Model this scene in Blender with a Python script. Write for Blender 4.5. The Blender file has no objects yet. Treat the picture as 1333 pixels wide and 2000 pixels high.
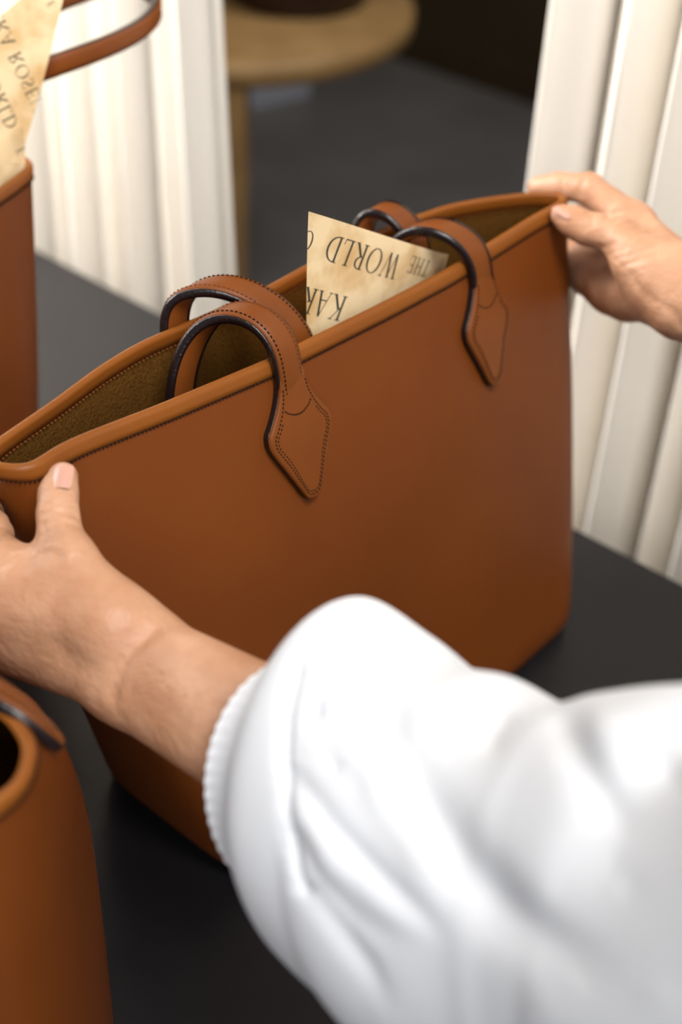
import bpy, bmesh, math, random
import numpy as np
from mathutils import Vector, Matrix

random.seed(4); np.random.seed(4)
sc = bpy.context.scene
COL = sc.collection
PI = math.pi

# ------------------------------------------------------------------ camera
TZ = 0.75                                    # height of the table top
PITCH, ROLL, FPX = math.radians(38), math.radians(3), 2777.0
CAM = np.array([0.0, 0.0, TZ + 0.66])
FW = np.array([0, math.cos(PITCH), -math.sin(PITCH)])
_rt = np.array([1.0, 0, 0]); _up = np.cross(_rt, FW)
RT = math.cos(ROLL) * _rt + math.sin(ROLL) * _up
UP = math.cos(ROLL) * _up - math.sin(ROLL) * _rt
cd = bpy.data.cameras.new('camera'); cam = bpy.data.objects.new('camera', cd); COL.objects.link(cam)
cd.sensor_fit = 'HORIZONTAL'; cd.sensor_width = 24.0; cd.lens = FPX / 1333.0 * 24.0
cd.clip_start = 0.02; cd.clip_end = 50
m4 = Matrix(((RT[0], UP[0], -FW[0], CAM[0]), (RT[1], UP[1], -FW[1], CAM[1]), (RT[2], UP[2], -FW[2], CAM[2]), (0, 0, 0, 1)))
cam.matrix_world = m4
cd.dof.use_dof = True; cd.dof.focus_distance = 0.672; cd.dof.aperture_fstop = 4.5
sc.camera = cam

# ------------------------------------------------------------------ light
sc.view_settings.view_transform = 'Standard'; sc.view_settings.look = 'None'
sc.view_settings.gamma = 1.0; sc.view_settings.exposure = 0.0
sc.view_settings.use_curve_mapping = False
w = bpy.data.worlds.new('world'); sc.world = w; w.use_nodes = True
w.node_tree.nodes['Background'].inputs[0].default_value = (0.86, 0.93, 1.0, 1)
w.node_tree.nodes['Background'].inputs[1].default_value = 0.19

def area(name, loc, target, sx, sy, power, color):
    ld = bpy.data.lights.new(name, 'AREA'); ld.shape = 'RECTANGLE'; ld.size = sx; ld.size_y = sy
    ld.energy = power; ld.color = color
    o = bpy.data.objects.new(name, ld); COL.objects.link(o); o.location = loc
    d = Vector(target) - Vector(loc); o.rotation_euler = d.to_track_quat('-Z', 'Y').to_euler()
    return o
area('skylight', (0.60, -0.70, 3.4), (0.0, 0.55, 0.9), 1.0, 1.0, 82, (1.0, 0.985, 0.96))
area('window_light', (0.35, -2.6, 2.7), (-.05, 0.9, 0.9), 1.6, 1.4, 54, (0.97, 0.98, 1.0))
sw = area('side_window_light', (-1.32, 1.39, 1.95), (-.435, 1.767, 1.60), 1.1, 1.3, 70, (1.0, 0.985, 0.965))
sw.data.spread = math.radians(105)
area('back_room_fill', (0.95, 1.6, 2.4), (.1, 2.6, 0.0),   .6, .6, 34, (1.0, 0.97, 0.93))  # added fill with no known source, brightens the room behind the curtains

# ------------------------------------------------------------------ helpers
def at(x, y, d): return CAM + (FW * FPX + RT * (x - 666.5) - UP * (y - 1000)) * d / FPX
def onz(x, y, z):
    d = FW * FPX + RT * (x - 666.5) - UP * (y - 1000); return CAM + d * (z + TZ - CAM[2]) / d[2]
def nrm(v): v = np.asarray(v, float); return v / (np.linalg.norm(v) + 1e-12)
def tag(o, label=None, cat=None, group=None, kind=None):
    if label: o['label'] = label
    if cat: o['category'] = cat
    if group: o['group'] = group
    if kind: o['kind'] = kind
    return o
def empty(name, loc=(0, 0, 0)):
    o = bpy.data.objects.new(name, None); COL.objects.link(o); o.location = loc; o.empty_display_size = .05
    return o
def mesh(name, V, F, mat, parent=None, smooth=True):
    """one mesh object; V in world coordinates"""
    me = bpy.data.meshes.new(name)
    V = np.asarray(V, float)
    if parent is not None: V = V - np.array(wloc(parent))
    me.from_pydata(V.tolist(), [], [list(map(int, f)) for f in F]); me.update()
    if smooth: me.polygons.foreach_set('use_smooth', [True] * len(me.polygons))
    me.materials.append(mat)
    o = bpy.data.objects.new(name, me); COL.objects.link(o)
    if parent is not None: o.parent = parent
    return o
def wloc(o):
    p = Vector((0, 0, 0))
    while o is not None: p = p + o.location; o = o.parent
    return p
def grid_faces(nu, nv, wrapu=False, off=0):
    F = []
    for j in range(nv - 1):
        for i in range(nu if wrapu else nu - 1):
            i2 = (i + 1) % nu
            F.append((off + j * nu + i, off + j * nu + i2, off + (j + 1) * nu + i2, off + (j + 1) * nu + i))
    return F
def catmull(P, n, closed=False):
    P = np.asarray(P, float); N = len(P); out = []
    seg = N if closed else N - 1
    ts = np.linspace(0, seg, n, endpoint=not closed)
    for t in ts:
        i = min(int(t), seg - 1); f = t - i
        if closed: p0, p1, p2, p3 = P[(i - 1) % N], P[i % N], P[(i + 1) % N], P[(i + 2) % N]
        else: p0, p1, p2, p3 = P[max(i - 1, 0)], P[i], P[min(i + 1, N - 1)], P[min(i + 2, N - 1)]
        out.append(0.5 * ((2 * p1) + (-p0 + p2) * f + (2 * p0 - 5 * p1 + 4 * p2 - p3) * f * f + (-p0 + 3 * p1 - 3 * p2 + p3) * f ** 3))
    return np.array(out)
def resample(P, n):
    P = np.asarray(P, float); s = np.r_[0, np.cumsum(np.linalg.norm(np.diff(P, axis=0), axis=1))]
    t = np.linspace(0, s[-1], n); return np.stack([np.interp(t, s, P[:, k]) for k in range(P.shape[1])], 1)
def box(name, lo, hi, mat, parent=None, rot=0.0, pivot=(0, 0), bevel=0.0):
    bm = bmesh.new(); bmesh.ops.create_cube(bm, size=1)
    for v in bm.verts:
        v.co = Vector((lo[k] + (v.co[k] + .5) * (hi[k] - lo[k]) for k in range(3)))
    if bevel: bmesh.ops.bevel(bm, geom=bm.edges[:], offset=bevel, segments=2, affect='EDGES')
    if rot: bmesh.ops.rotate(bm, cent=(pivot[0], pivot[1], 0), matrix=Matrix.Rotation(rot, 3, 'Z'), verts=bm.verts)
    if parent is not None: bmesh.ops.translate(bm, vec=-wloc(parent), verts=bm.verts)
    me = bpy.data.meshes.new(name); bm.to_mesh(me); bm.free(); me.materials.append(mat)
    o = bpy.data.objects.new(name, me); COL.objects.link(o)
    if parent is not None: o.parent = parent
    return o

# ------------------------------------------------------------------ materials
def mat(name, color, rough=0.5, spec=0.5, noise=None, bump=None, sss=0.0, sheen=0.0, transl=0.0, coat=0.0):
    """noise=(scale, detail, other colour, contrast lo, hi); bump=[(scale, strength, distance)]"""
    m = bpy.data.materials.new(name); m.use_nodes = True; nt = m.node_tree; N = nt.nodes; L = nt.links
    b = N['Principled BSDF']; b.inputs['Roughness'].default_value = rough
    b.inputs['Specular IOR Level'].default_value = spec
    b.inputs['Base Color'].default_value = (*color, 1)
    b.inputs['Coat Weight'].default_value = coat
    tc = N.new('ShaderNodeTexCoord')
    if noise:
        nz = N.new('ShaderNodeTexNoise'); nz.inputs['Scale'].default_value = noise[0]; nz.inputs['Detail'].default_value = noise[1]
        r = N.new('ShaderNodeValToRGB'); r.color_ramp.elements[0].position = noise[3]; r.color_ramp.elements[1].position = noise[4]
        r.color_ramp.elements[0].color = (*color, 1); r.color_ramp.elements[1].color = (*noise[2], 1)
        L.new(tc.outputs['Object'], nz.inputs['Vector']); L.new(nz.outputs['Fac'], r.inputs['Fac']); L.new(r.outputs['Color'], b.inputs['Base Color'])
    last = None
    for sc_, st, di in (bump or []):
        nz = N.new('ShaderNodeTexNoise'); nz.inputs['Scale'].default_value = sc_; nz.inputs['Detail'].default_value = 3
        bp = N.new('ShaderNodeBump'); bp.inputs['Strength'].default_value = st; bp.inputs['Distance'].default_value = di
        L.new(tc.outputs['Object'], nz.inputs['Vector']); L.new(nz.outputs['Fac'], bp.inputs['Height'])
        if last: L.new(last.outputs['Normal'], bp.inputs['Normal'])
        last = bp
    if last: L.new(last.outputs['Normal'], b.inputs['Normal'])
    if sss:
        b.inputs['Subsurface Weight'].default_value = sss; b.inputs['Subsurface Radius'].default_value = (.9, .35, .18)
        b.inputs['Subsurface Scale'].default_value = 0.006
    if sheen: b.inputs['Sheen Weight'].default_value = sheen
    if transl:
        t = N.new('ShaderNodeBsdfTranslucent'); mx = N.new('ShaderNodeMixShader'); mx.inputs[0].default_value = transl
        t.inputs['Color'].default_value = (*color, 1)
        L.new(b.outputs[0], mx.inputs[1]); L.new(t.outputs[0], mx.inputs[2]); L.new(mx.outputs[0], N['Material Output'].inputs['Surface'])
    return m
LEATHER = mat('tan_leather', (.135, .0325, .0042), .45, .21, (9, 3, (.163, .041, .0053), .3, .7), [(900, .12, .0004), (120, .05, .001)])
BINDING = mat('binding_leather', (.235, .072, .0095), .40, .22, (20, 3, (.20, .058, .008), .3, .7), [(700, .1, .0003)])
STRAPM = mat('strap_leather', (.178, .048, .007), .45, .24, (30, 3, (.15, .039, .006), .3, .7), [(800, .12, .0004)])
EDGE = mat('dark_edge_paint', (.010, .005, .005), .28, .5, None, [(600, .35, .0008)])
SUEDE = mat('suede_lining', (.14, .062, .011), .95, .05, (800, 4, (.05, .018, .003), .45, .75), [(500, .5, .001)])
THREAD = mat('dark_thread', (.025, .007, .002), .7, .2)
THREAD2 = mat('tan_thread', (.16, .045, .01), .6, .3)
SKIN = mat('skin', (.445, .218, .118), .45, .38, (45, 4, (.545, .295, .175), .35, .65), [(220, .35, .0022), (800, .25, .0008)], sss=.12)
NAIL = mat('nail', (.56, .30, .22), .30, .45)
NAILB = mat('nail_bed', (.62, .36, .29), .30, .5)
SHIRT = mat('white_linen', (.88, .885, .91), .9, .12, None, [(1400, .12, .0004), (60, .08, .003)], transl=.22)
CURT = mat('cream_linen', (.86, .80, .71), .95, .1, (3, 2, (.88, .83, .755), .3, .7), [(900, .1, .0005)], transl=.15)
TABLEM = mat('black_table', (.007, .007, .0085), .42, .4, None, [(140, .05, .0006)])
FLOORM = mat('grey_floor', (.115, .108, .103), .45, .35, (4, 3, (.15, .142, .137), .3, .7))
FLOOR2 = mat('pale_floor', (.45, .40, .34), .6, .3)
WALLM = mat('dark_wall', (.035, .022, .010), .8, .2, (3, 2, (.05, .032, .015), .3, .7))
OAK = mat('oak', (.30, .18, .07), .5, .4, (14, 4, (.22, .125, .045), .3, .7))
BOWLM = mat('dark_bowl', (.02, .005, .004), .4, .4)
STEEL = mat('steel', (.30, .31, .36), .3, .5)
PAPER = mat('parchment', (.78, .60, .36), .8, .2, (42, 8, (.55, .335, .135), .44, .66), [(300, .1, .0006)], transl=.12)
INK = mat('ink', (.045, .042, .03), .8, .1)
GOLD = mat('ring_metal', (.75, .62, .42), .25, .6); GOLD.node_tree.nodes['Principled BSDF'].inputs['Metallic'].default_value = 1
WALLW = mat('white_plaster', (.75, .73, .70), .9, .2)

# ------------------------------------------------------------------ axes of the place
E1 = np.array([.777, -.629, 0])              # along the far table edge, towards the person's side
M1 = np.array([.629, .777, 0])               # away, towards the curtains
def em(e, m_, z): return E1 * e + M1 * m_ + np.array([0, 0, z])
def embox(name, e0, e1, m0, m1, z0, z1, mt, parent=None, bevel=0.0):
    V = [em(e, m_, z) for z in (z0, z1) for m_ in (m0, m1) for e in (e0, e1)]
    F = [(0, 2, 3, 1), (4, 5, 7, 6), (0, 1, 5, 4), (2, 6, 7, 3), (0, 4, 6, 2), (1, 3, 7, 5)]
    o = mesh(name, V, F, mt, parent, smooth=False)
    if bevel:
        bm = bmesh.new(); bm.from_mesh(o.data); bmesh.ops.bevel(bm, geom=bm.edges[:], offset=bevel, segments=2, affect='EDGES'); bm.to_mesh(o.data); bm.free()
    return o

# ------------------------------------------------------------------ setting
MT = .766                                    # far edge of the table along M1
tag(embox('floor', -3.2, 3.0, -1.8, 3.05, -.05, 0, FLOORM), kind='structure')
tag(embox('wall_back', -3.2, 3.0, 3.05, 3.15, 0, 2.6, WALLM), kind='structure')
tag(embox('wall_left', -3.3, -3.2, 1.0, 3.05, 0, 2.6, WALLM), kind='structure')
tag(embox('wall_right', 3.0, 3.1, 1.0, 3.05, 0, 2.6, WALLM), kind='structure')
tag(embox('ceiling', -3.3, 3.1, .93, 3.15, 2.6, 2.7, WALLM), kind='structure')
tag(embox('baseboard_back', -3.2, 3.0, 3.03, 3.05, 0, .09, WALLM), kind='structure')

# ------------------------------------------------------------------ black table
tb = empty('table', em(-.6, .3, 0)); tag(tb, 'matt black rectangular table carrying the leather tote bags', 'table')
embox('table_top', -1.45, -.05, -.22, MT, TZ - .035, TZ, TABLEM, tb, .003)
for e in (-1.38, -.12):
    for m_ in (-.15, MT - .07):
        embox('leg', e - .03, e + .03, m_ - .03, m_ + .03, 0, TZ - .035, TABLEM, tb)
embox('apron', -1.35, -.15, MT - .085, MT - .06, TZ - .12, TZ - .035, TABLEM, tb)
embox('apron', -1.35, -.15, -.165, -.14, TZ - .12, TZ - .035, TABLEM, tb)

# ------------------------------------------------------------------ curtains
def curtain(name, label, e_in, e_out, m0, lean, seed, lam, amp):
    """hangs from 2.55 m to the floor; e_in = edge at the opening; folds get broader downwards"""
    rs = np.random.RandomState(seed)
    W = abs(e_out - e_in); sgn = 1 if e_out > e_in else -1
    nu, nv = int(W / .0025), 26
    u = np.linspace(0, W, nu)
    # irregular fold phase
    ph = np.zeros(nu); x = 0; ctrl = [0]; pos = [0]
    while x < W:
        x += lam * rs.uniform(.65, 1.4); pos.append(x); ctrl.append(ctrl[-1] + 2 * PI)
    ph = np.interp(u, pos, ctrl)
    ampu = np.interp(u, np.linspace(0, W, 12), rs.uniform(.7, 1.25, 12)) * amp
    V = []
    for j in range(nv):
        f = j / (nv - 1); z = 2.54 * (1 - f) + .004 * f
        A = ampu * (.75 + .45 * f)
        drift = .35 * np.sin(u * 9 + seed) * f
        off = A * np.sin(ph + drift) + .30 * A * np.sin(.5 * ph + 1.1 + f) + .14 * A * np.sin(2.3 * ph + 2.3 - f)
        side = lean(u, z) + .26 * A * np.sin(2 * (ph + drift) + .5)
        for i in range(nu):
            V.append(em(e_in + sgn * (u[i] + side[i]), m0 + off[i], z))
    o = mesh(name, V, grid_faces(nu, nv), CURT)
    sd = o.modifiers.new('thickness', 'SOLIDIFY'); sd.thickness = .0016
    tag(o, label, 'curtain', 'linen curtains either side of the doorway')
    return o
curtain('curtain', 'gathered cream linen curtain beside the upright bag with the standing paper', -.894, -2.6, .885,
        lambda u, z: -.06 * (1.0 - z) * np.exp(-u / .12) + .05 * (1.0 - z) * np.clip(u / .4, 0, 1), 5, .036, .019)
curtain('curtain', 'gathered cream linen curtain behind the hand with the pinching thumb', -.562, 1.6, .885,
        lambda u, z: 0 * u, 8, .038, .018)
rod = empty('curtain_rod', em(-.2, .885, 2.60)); tag(rod, 'dark metal rod carrying both linen curtains', 'curtain rod')
th = np.linspace(0, 2 * PI, 13)[:-1]
V = [em(e, .885 + .012 * math.cos(t), 2.60 + .012 * math.sin(t)) for e in (-2.1, 1.7) for t in th]
mesh('pole', V, grid_faces(12, 2, True) + [tuple(range(12)), tuple(range(23, 11, -1))], STEEL, rod)

# ------------------------------------------------------------------ room behind: round table, bowl
def lathe(name, prof, cx, cy, mt, parent=None, n=64):
    V = []; F = []
    for r, z in prof:
        for i in range(n):
            t = 2 * PI * i / n; V.append((cx + r * math.cos(t), cy + r * math.sin(t), z))
    F = grid_faces(n, len(prof), True)
    F.append(tuple(range(n - 1, -1, -1))); F.append(tuple(range((len(prof) - 1) * n, len(prof) * n)))
    return mesh(name, V, F, mt, parent)
zt = -.12
pR = onz(806, 30, zt); pB = onz(455, 128, zt)
rr = .30; ccx, ccy = pR[0] - rr * .985, pB[1] + rr
rtab = empty('round_table', (ccx, ccy, 0)); tag(rtab, 'round oak side table in the dark room behind the curtains', 'table')
H = TZ + zt
lathe('table_top', [(rr - .012, H - .04), (rr, H - .034), (rr, H - .006), (rr - .006, H)], ccx, ccy, OAK, rtab)
for ang in (-93, 118):
    t = math.radians(ang); cxl, cyl = ccx + .20 * math.cos(t), ccy + .20 * math.sin(t)
    ex = np.array([-math.sin(t), math.cos(t)]); er = np.array([math.cos(t), math.sin(t)])
    V = []
    for z, k in ((0, .82), (H - .04, 1.0)):
        for sx, sy in ((-1, -1), (1, -1), (1, 1), (-1, 1)):
            p = np.array([ccx, ccy]) + er * (.265 + .028 * sy) * 1.0 + ex * sx * .062 * k
            V.append((p[0], p[1], z))
    mesh('leg', V, [(3, 2, 1, 0), (4, 5, 6, 7), (0, 1, 5, 4), (1, 2, 6, 5), (2, 3, 7, 6), (3, 0, 4, 7)], OAK, rtab, smooth=False)
pb = onz(590, 40, zt); bx, by = pb[0] - .012, pb[1] + .112
bowl = lathe('bowl', [(.105, H), (.115, H + .006), (.130, H + .05), (.136, H + .10), (.128, H + .10), (.120, H + .05), (.10, H + .02), (.02, H + .015)], bx, by, BOWLM)
tag(bowl, 'dark brown bowl standing on the round oak table', 'bowl')
pl = em(0, 0, 0)
q0, q1 = onz(480, 212, -.75), onz(600, 184, -.75)
d_ = nrm(q1 - q0); s_ = np.array([-d_[1], d_[0], 0])
V = [q + s_ * s + np.array([0, 0, z]) for z in (0, .045) for q in (q0 - d_ * .3, q1) for s in (-.012, .012)]
V = [np.array([v[0], v[1], v[2]]) for v in V]
tag(mesh('metal_bar', V, [(0, 1, 3, 2), (4, 6, 7, 5), (0, 4, 5, 1), (2, 3, 7, 6), (0, 2, 6, 4), (1, 5, 7, 3)], STEEL, None, False), 'grey metal bar lying on the floor behind the round oak table', 'bar')

# ------------------------------------------------------------------ tote bags
NS = (70, 14, 70, 14)                        # samples: front, far end, back, near end
def roundrect(x0, x1, y0, y1, r):
    """four sections (front y0 side is +n): each from corner middle to corner middle"""
    def arc(cx, cy, a0, a1): return [(cx + r * math.cos(t), cy + r * math.sin(t)) for t in np.linspace(math.radians(a0), math.radians(a1), 7)]
    # n axis points to the viewer: y1 = front
    fr = arc(x0 + r, y1 - r, 135, 90) + arc(x1 - r, y1 - r, 90, 45)
    ri = arc(x1 - r, y1 - r, 45, 0) + arc(x1 - r, y0 + r, 0, -45)
    ba = arc(x1 - r, y0 + r, -45, -90) + arc(x0 + r, y0 + r, -90, -135)
    le = arc(x0 + r, y0 + r, 225, 180) + arc(x0 + r, y1 - r, 180, 135)
    return [fr, ri, ba, le]
def closed(sections):
    P = [resample(np.array(s, float), n + 1)[:-1] for s, n in zip(sections, NS)]
    return np.concatenate(P)
def smooth_closed(P, it):
    for _ in range(it): P = .5 * P + .25 * (np.roll(P, 1, 0) + np.roll(P, -1, 0))
    return P
def stitches(name, path, nor, parent, pitch=.0019, ln=.0012, wd=.0007, hd=.0005, mt=None, lift=.0):
    """a run of separate thread stitches along a path (points, normals)"""
    path = np.asarray(path); nor = np.asarray(nor)
    s = np.r_[0, np.cumsum(np.linalg.norm(np.diff(path, axis=0), axis=1))]
    V = []; F = []
    for t in np.arange(pitch / 2, s[-1], pitch):
        p = np.array([np.interp(t, s, path[:, k]) for k in range(3)]); q = np.array([np.interp(min(t + .0006, s[-1]), s, path[:, k]) for k in range(3)])
        q0 = np.array([np.interp(max(t - .0006, 0), s, path[:, k]) for k in range(3)])
        nn = nrm([np.interp(t, s, nor[:, k]) for k in range(3)])
        T = nrm(q - q0); B = np.cross(nn, T); p = p + nn * lift; b = len(V)
        for a_, b_, h_ in ((-1, -.5, -.3), (1, -.5, -.3), (1, .5, -.3), (-1, .5, -.3), (-.7, -.35, 1), (.7, -.35, 1), (.7, .35, 1), (-.7, .35, 1)):
            V.append(p + T * a_ * ln / 2 + B * b_ * wd + nn * h_ * hd)
        F += [(b + 4, b + 5, b + 6, b + 7), (b, b + 1, b + 5, b + 4), (b + 1, b + 2, b + 6, b + 5), (b + 2, b + 3, b + 7, b + 6), (b + 3, b, b + 4, b + 7)]
    o = mesh(name, V, F, mt or THREAD, parent, smooth=False); o['kind'] = 'stuff'
    return o

class Tote:
    def __init__(s, name, label, O, ang, base, top, H, bulge=0.004, group=None, blend=1.0):
        s.A = np.array([math.cos(ang), math.sin(ang), 0]); s.N = np.array([s.A[1], -s.A[0], 0])
        s.O = np.array([O[0], O[1], TZ]); s.H = H
        s.base = smooth_closed(closed(base), 2); s.top = smooth_closed(closed(top), 3); s.bulge = bulge; s.blend = blend
        c = s.base.mean(0); s.root = empty(name, s.w(c[0], c[1], 0)); tag(s.root, label, 'bag', group)
    def w(s, t, n, z): return s.O + s.A * t + s.N * n + np.array([0, 0, z])
    def ring(s, h, inset=0.0):
        B, T = s.base, s.top[:, :2]
        k = h ** s.blend
        P = B * (1 - k) + T * k
        c = P.mean(0)
        d = np.roll(P, -1, 0) - np.roll(P, 1, 0); nn = np.stack([-d[:, 1], d[:, 0]], 1); nn /= np.linalg.norm(nn, axis=1)[:, None] + 1e-9
        # sections run front -> far end -> back -> near end: outward normal
        sg = np.sign(((P - c) * nn).sum(1).mean()); nn *= sg
        P = P + nn * (s.bulge * math.sin(PI * h) - inset)
        z = h * (s.top[:, 2] if s.top.shape[1] > 2 else s.H)
        return P, z, nn
    def pts(s, h, inset=0.0, dz=0.0):
        P, z, nn = s.ring(h, inset)
        z = np.broadcast_to(z, len(P))
        return np.array([s.w(p[0], p[1], zz + dz) for p, zz in zip(P, z)])
    def onfront(s, t, z, lift=0.0):
        """point on the outer front panel at local t and height z, with its outward normal"""
        h = z / s.H; P, zz, nn = s.ring(h); F = P[:NS[0]]
        n = np.interp(t, F[:, 0], F[:, 1])
        P2, _, _ = s.ring(max(0, h - .03)); n2 = np.interp(t, P2[:NS[0], 0], P2[:NS[0], 1])
        nl = np.interp(t - .004, F[:, 0], F[:, 1]); nr = np.interp(t + .004, F[:, 0], F[:, 1])
        du = s.A * .008 + s.N * (nr - nl); dv = s.N * (n - n2) + np.array([0, 0, .03 * s.H])
        nor = nrm(np.cross(du, dv)); nor = nor if nor @ s.N > 0 else -nor
        return s.w(t, n, z) + nor * lift, nor
    def onback(s, t, z, lift=0.0):
        h = z / s.H; P, zz, nn = s.ring(h); B = P[NS[0] + NS[1]:NS[0] + NS[1] + NS[2]][::-1]
        n = np.interp(t, B[:, 0], B[:, 1]); return s.w(t, n, z) - s.N * lift, -s.N
    def build(s, stitch=True):
        n = sum(NS)
        hs = [0, .012, .035] + list(np.linspace(.07, .985, 30))
        ins = [.012, .004, .001] + [0] * 30
        V = np.concatenate([s.pts(h, i) for h, i in zip(hs, ins)])
        F = grid_faces(n, len(hs), True); F.append(tuple(range(n)))
        s.body = mesh('body', V, F, LEATHER, s.root)
        # lining
        hs2 = list(np.linspace(.985, .03, 24))
        V = np.concatenate([s.pts(h, .0026) for h in hs2])
        F = grid_faces(n, len(hs2), True); F.append(tuple(range((len(hs2) - 1) * n, len(hs2) * n)))
        mesh('lining', V, F, SUEDE, s.root)
        # binding folded over the rim
        P1 = s.pts(1.0); P0 = s.pts(.93); _, _, nn = s.ring(1.0)
        out = np.array([s.A * a[0] + s.N * a[1] for a in nn])
        dn = P0 - P1; dn /= np.linalg.norm(dn, axis=1)[:, None]
        prof = [(.0001, .0070), (.0009, .0066), (.0010, .0040), (.0011, .0012), (.0008, .0000), (-.0002, -.0009), (-.0013, -.0011), (-.0024, -.0009), (-.0034, .0000), (-.0037, .0012), (-.0036, .0045), (-.0034, .0080), (-.0026, .0083)]
        V = np.concatenate([P1 + out * o - dn * (-dd) for o, dd in prof])
        s.binding = mesh('rim_binding', V, grid_faces(n, len(prof), True), BINDING, s.root)
        s.P1, s.out, s.dn = P1, out, dn
        if stitch:
            pa = P1 + out * .0007 + dn * .0073
            stitches('stitching', np.r_[pa, pa[:1]], np.r_[out, out[:1]], s.binding, .0021, .0015, .0007, .0007)
            pa = P1 - out * .0032 + dn * .0088
            stitches('stitching', np.r_[pa, pa[:1]], -np.r_[out, out[:1]], s.binding, .0026, .0016, .0006, .0006, THREAD2)
        return s
    def strap(s, path, widthdir, mtf=None, wd=.0165, thk=.0060, twist=None):
        """flat padded strap: leather faces, dark painted edges; path in world points"""
        P = catmull(path, 150); P = resample(P, 170)
        for _ in range(25): P[1:-1] = .5 * P[1:-1] + .25 * (P[2:] + P[:-2])
        T = np.gradient(P, axis=0); T /= np.linalg.norm(T, axis=1)[:, None]
        Wd = np.broadcast_to(widthdir, P.shape) if np.ndim(widthdir) == 1 else resample(catmull(widthdir, 150), 170)
        Wd = Wd - T * (Wd * T).sum(1)[:, None]; Wd /= np.linalg.norm(Wd, axis=1)[:, None]
        Nn = -np.cross(T, Wd)
        # leather part: slightly domed outer face
        prof = [(-.5, .0), (-.5, .28), (-.44, .42), (-.2, .52), (.2, .52), (.44, .42), (.5, .28), (.5, .0), (.5, -.3), (.4, -.5), (-.4, -.5), (-.5, -.3)]
        V = np.concatenate([P + Wd * a * wd * .94 + Nn * b * thk for a, b in prof]).reshape(len(prof), len(P), 3).transpose(1, 0, 2).reshape(-1, 3)
        F = grid_faces(len(prof), len(P), True) + [tuple(range(len(prof))), tuple(range(len(P) * len(prof) - 1, (len(P) - 1) * len(prof) - 1, -1))]
        st = mesh('handle', V, F, STRAPM, s.root)
        for sg in (-1, 1):
            prof = [(.465, .22), (.495, .24), (.530, .16), (.545, -.05), (.530, -.32), (.48, -.53), (.40, -.515)]
            V = np.concatenate([P + Wd * sg * a * wd + Nn * b * thk for a, b in prof]).reshape(len(prof), len(P), 3).transpose(1, 0, 2).reshape(-1, 3)
            mesh('painted_edge', V, grid_faces(len(prof), len(P)), EDGE, st)
            pa = P + Wd * sg * wd * .355 + Nn * thk * .46
            stitches('stitching', pa[2:-2], Nn[2:-2], st, .0024, .0015, .0006, .0005, THREAD if sg < 0 else THREAD2)
        return st
    def tab(s, t0, strap_obj, front=True, ztop=.283, tip=.2155):
        """diamond tab that fixes a strap end: dark edged leather plate with a double stitch line"""
        wmax, zw = .0205, .2545
        half = [(.0080, ztop), (.0088, .276), (.0118, .2685), (.0160, .2615), (.0196, .2565), (wmax, .2525), (.0200, .2485), (.0172, .2425), (.0130, .2345), (.0085, .2255), (.0052, .2190), (.0032, .2163), (.0, tip)]
        hp = catmull(half, 60)
        out = [(x, z) for x, z in hp] + [(-x, z) for x, z in hp[::-1][1:]]
        fn = s.onfront if front else (lambda t, z, lift=0: s.onback(t, z, lift))
        def ring(k, lift, shrink=0.0):
            R = []
            cz = .248
            for x, z in out:
                L = math.hypot(x, (z - cz)) + 1e-6; f = 1 - shrink / L
                R.append(fn(t0 + x * f, cz + (z - cz) * f, lift)[0])
            return np.array(R)
        n = len(out); LT = .0056
        rings = [ring(1, LT * .70, -.0002), ring(1, LT - .0009, -.0001), ring(1, LT - .0002, .0006), ring(1, LT, .0013), ring(1, LT + .0002, .004), ring(1, LT + .0003, .009)]
        V = np.concatenate(rings); F = grid_faces(n, len(rings), True); F.append(tuple(range((len(rings) - 1) * n, len(rings) * n)))
        tb_ = mesh('tab', V, F, STRAPM, strap_obj)
        rings = [ring(1, -.0005, -.0002), ring(1, .001, -.0006), ring(1, LT * .55, -.0006), ring(1, LT * .73, -.0001), ring(1, LT * .74, .0012)]
        ke = [i for i in range(n) if out[i][1] < ztop - .005]; k1 = ke[-1]; order = ke; rings = [r_[order] for r_ in rings]
        # edge mesh is grandchild level: keep it under the handle too
        mesh('painted_edge', np.concatenate(rings), grid_faces(len(order), len(rings)), EDGE, strap_obj)
        if front:
            def line(poly, lift=LT):
                Q = resample(catmull(poly, 80), 90); r = [fn(t0 + x, z, lift) for x, z in Q]
                return np.array([a for a, b in r]), np.array([b for a, b in r])
            for shr, mt_ in ((.0030, THREAD), (.0046, THREAD)):
                zc = .2815 if shr < .004 else .2655; k0 = [i for i in range(n) if out[i][1] < zc]
                R = ring(1, LT + .0002, shr)[k0]; nr = np.array([fn(t0 + out[q][0], out[q][1])[1] for q in k0])
                stitches('stitching', R, nr, strap_obj, .0021, .0013, .00055, .0004, mt_)
            scal = [(-.0088, .2665), (-.0062, .2640), (-.002, .2622), (.002, .2622), (.0062, .2642), (.0088, .2668)]
            a_, b_ = line(scal, LT + .0003)
            stitches('stitching', a_, b_, strap_obj, .0016, .0013, .0007, .0004)
        return tb_

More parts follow.
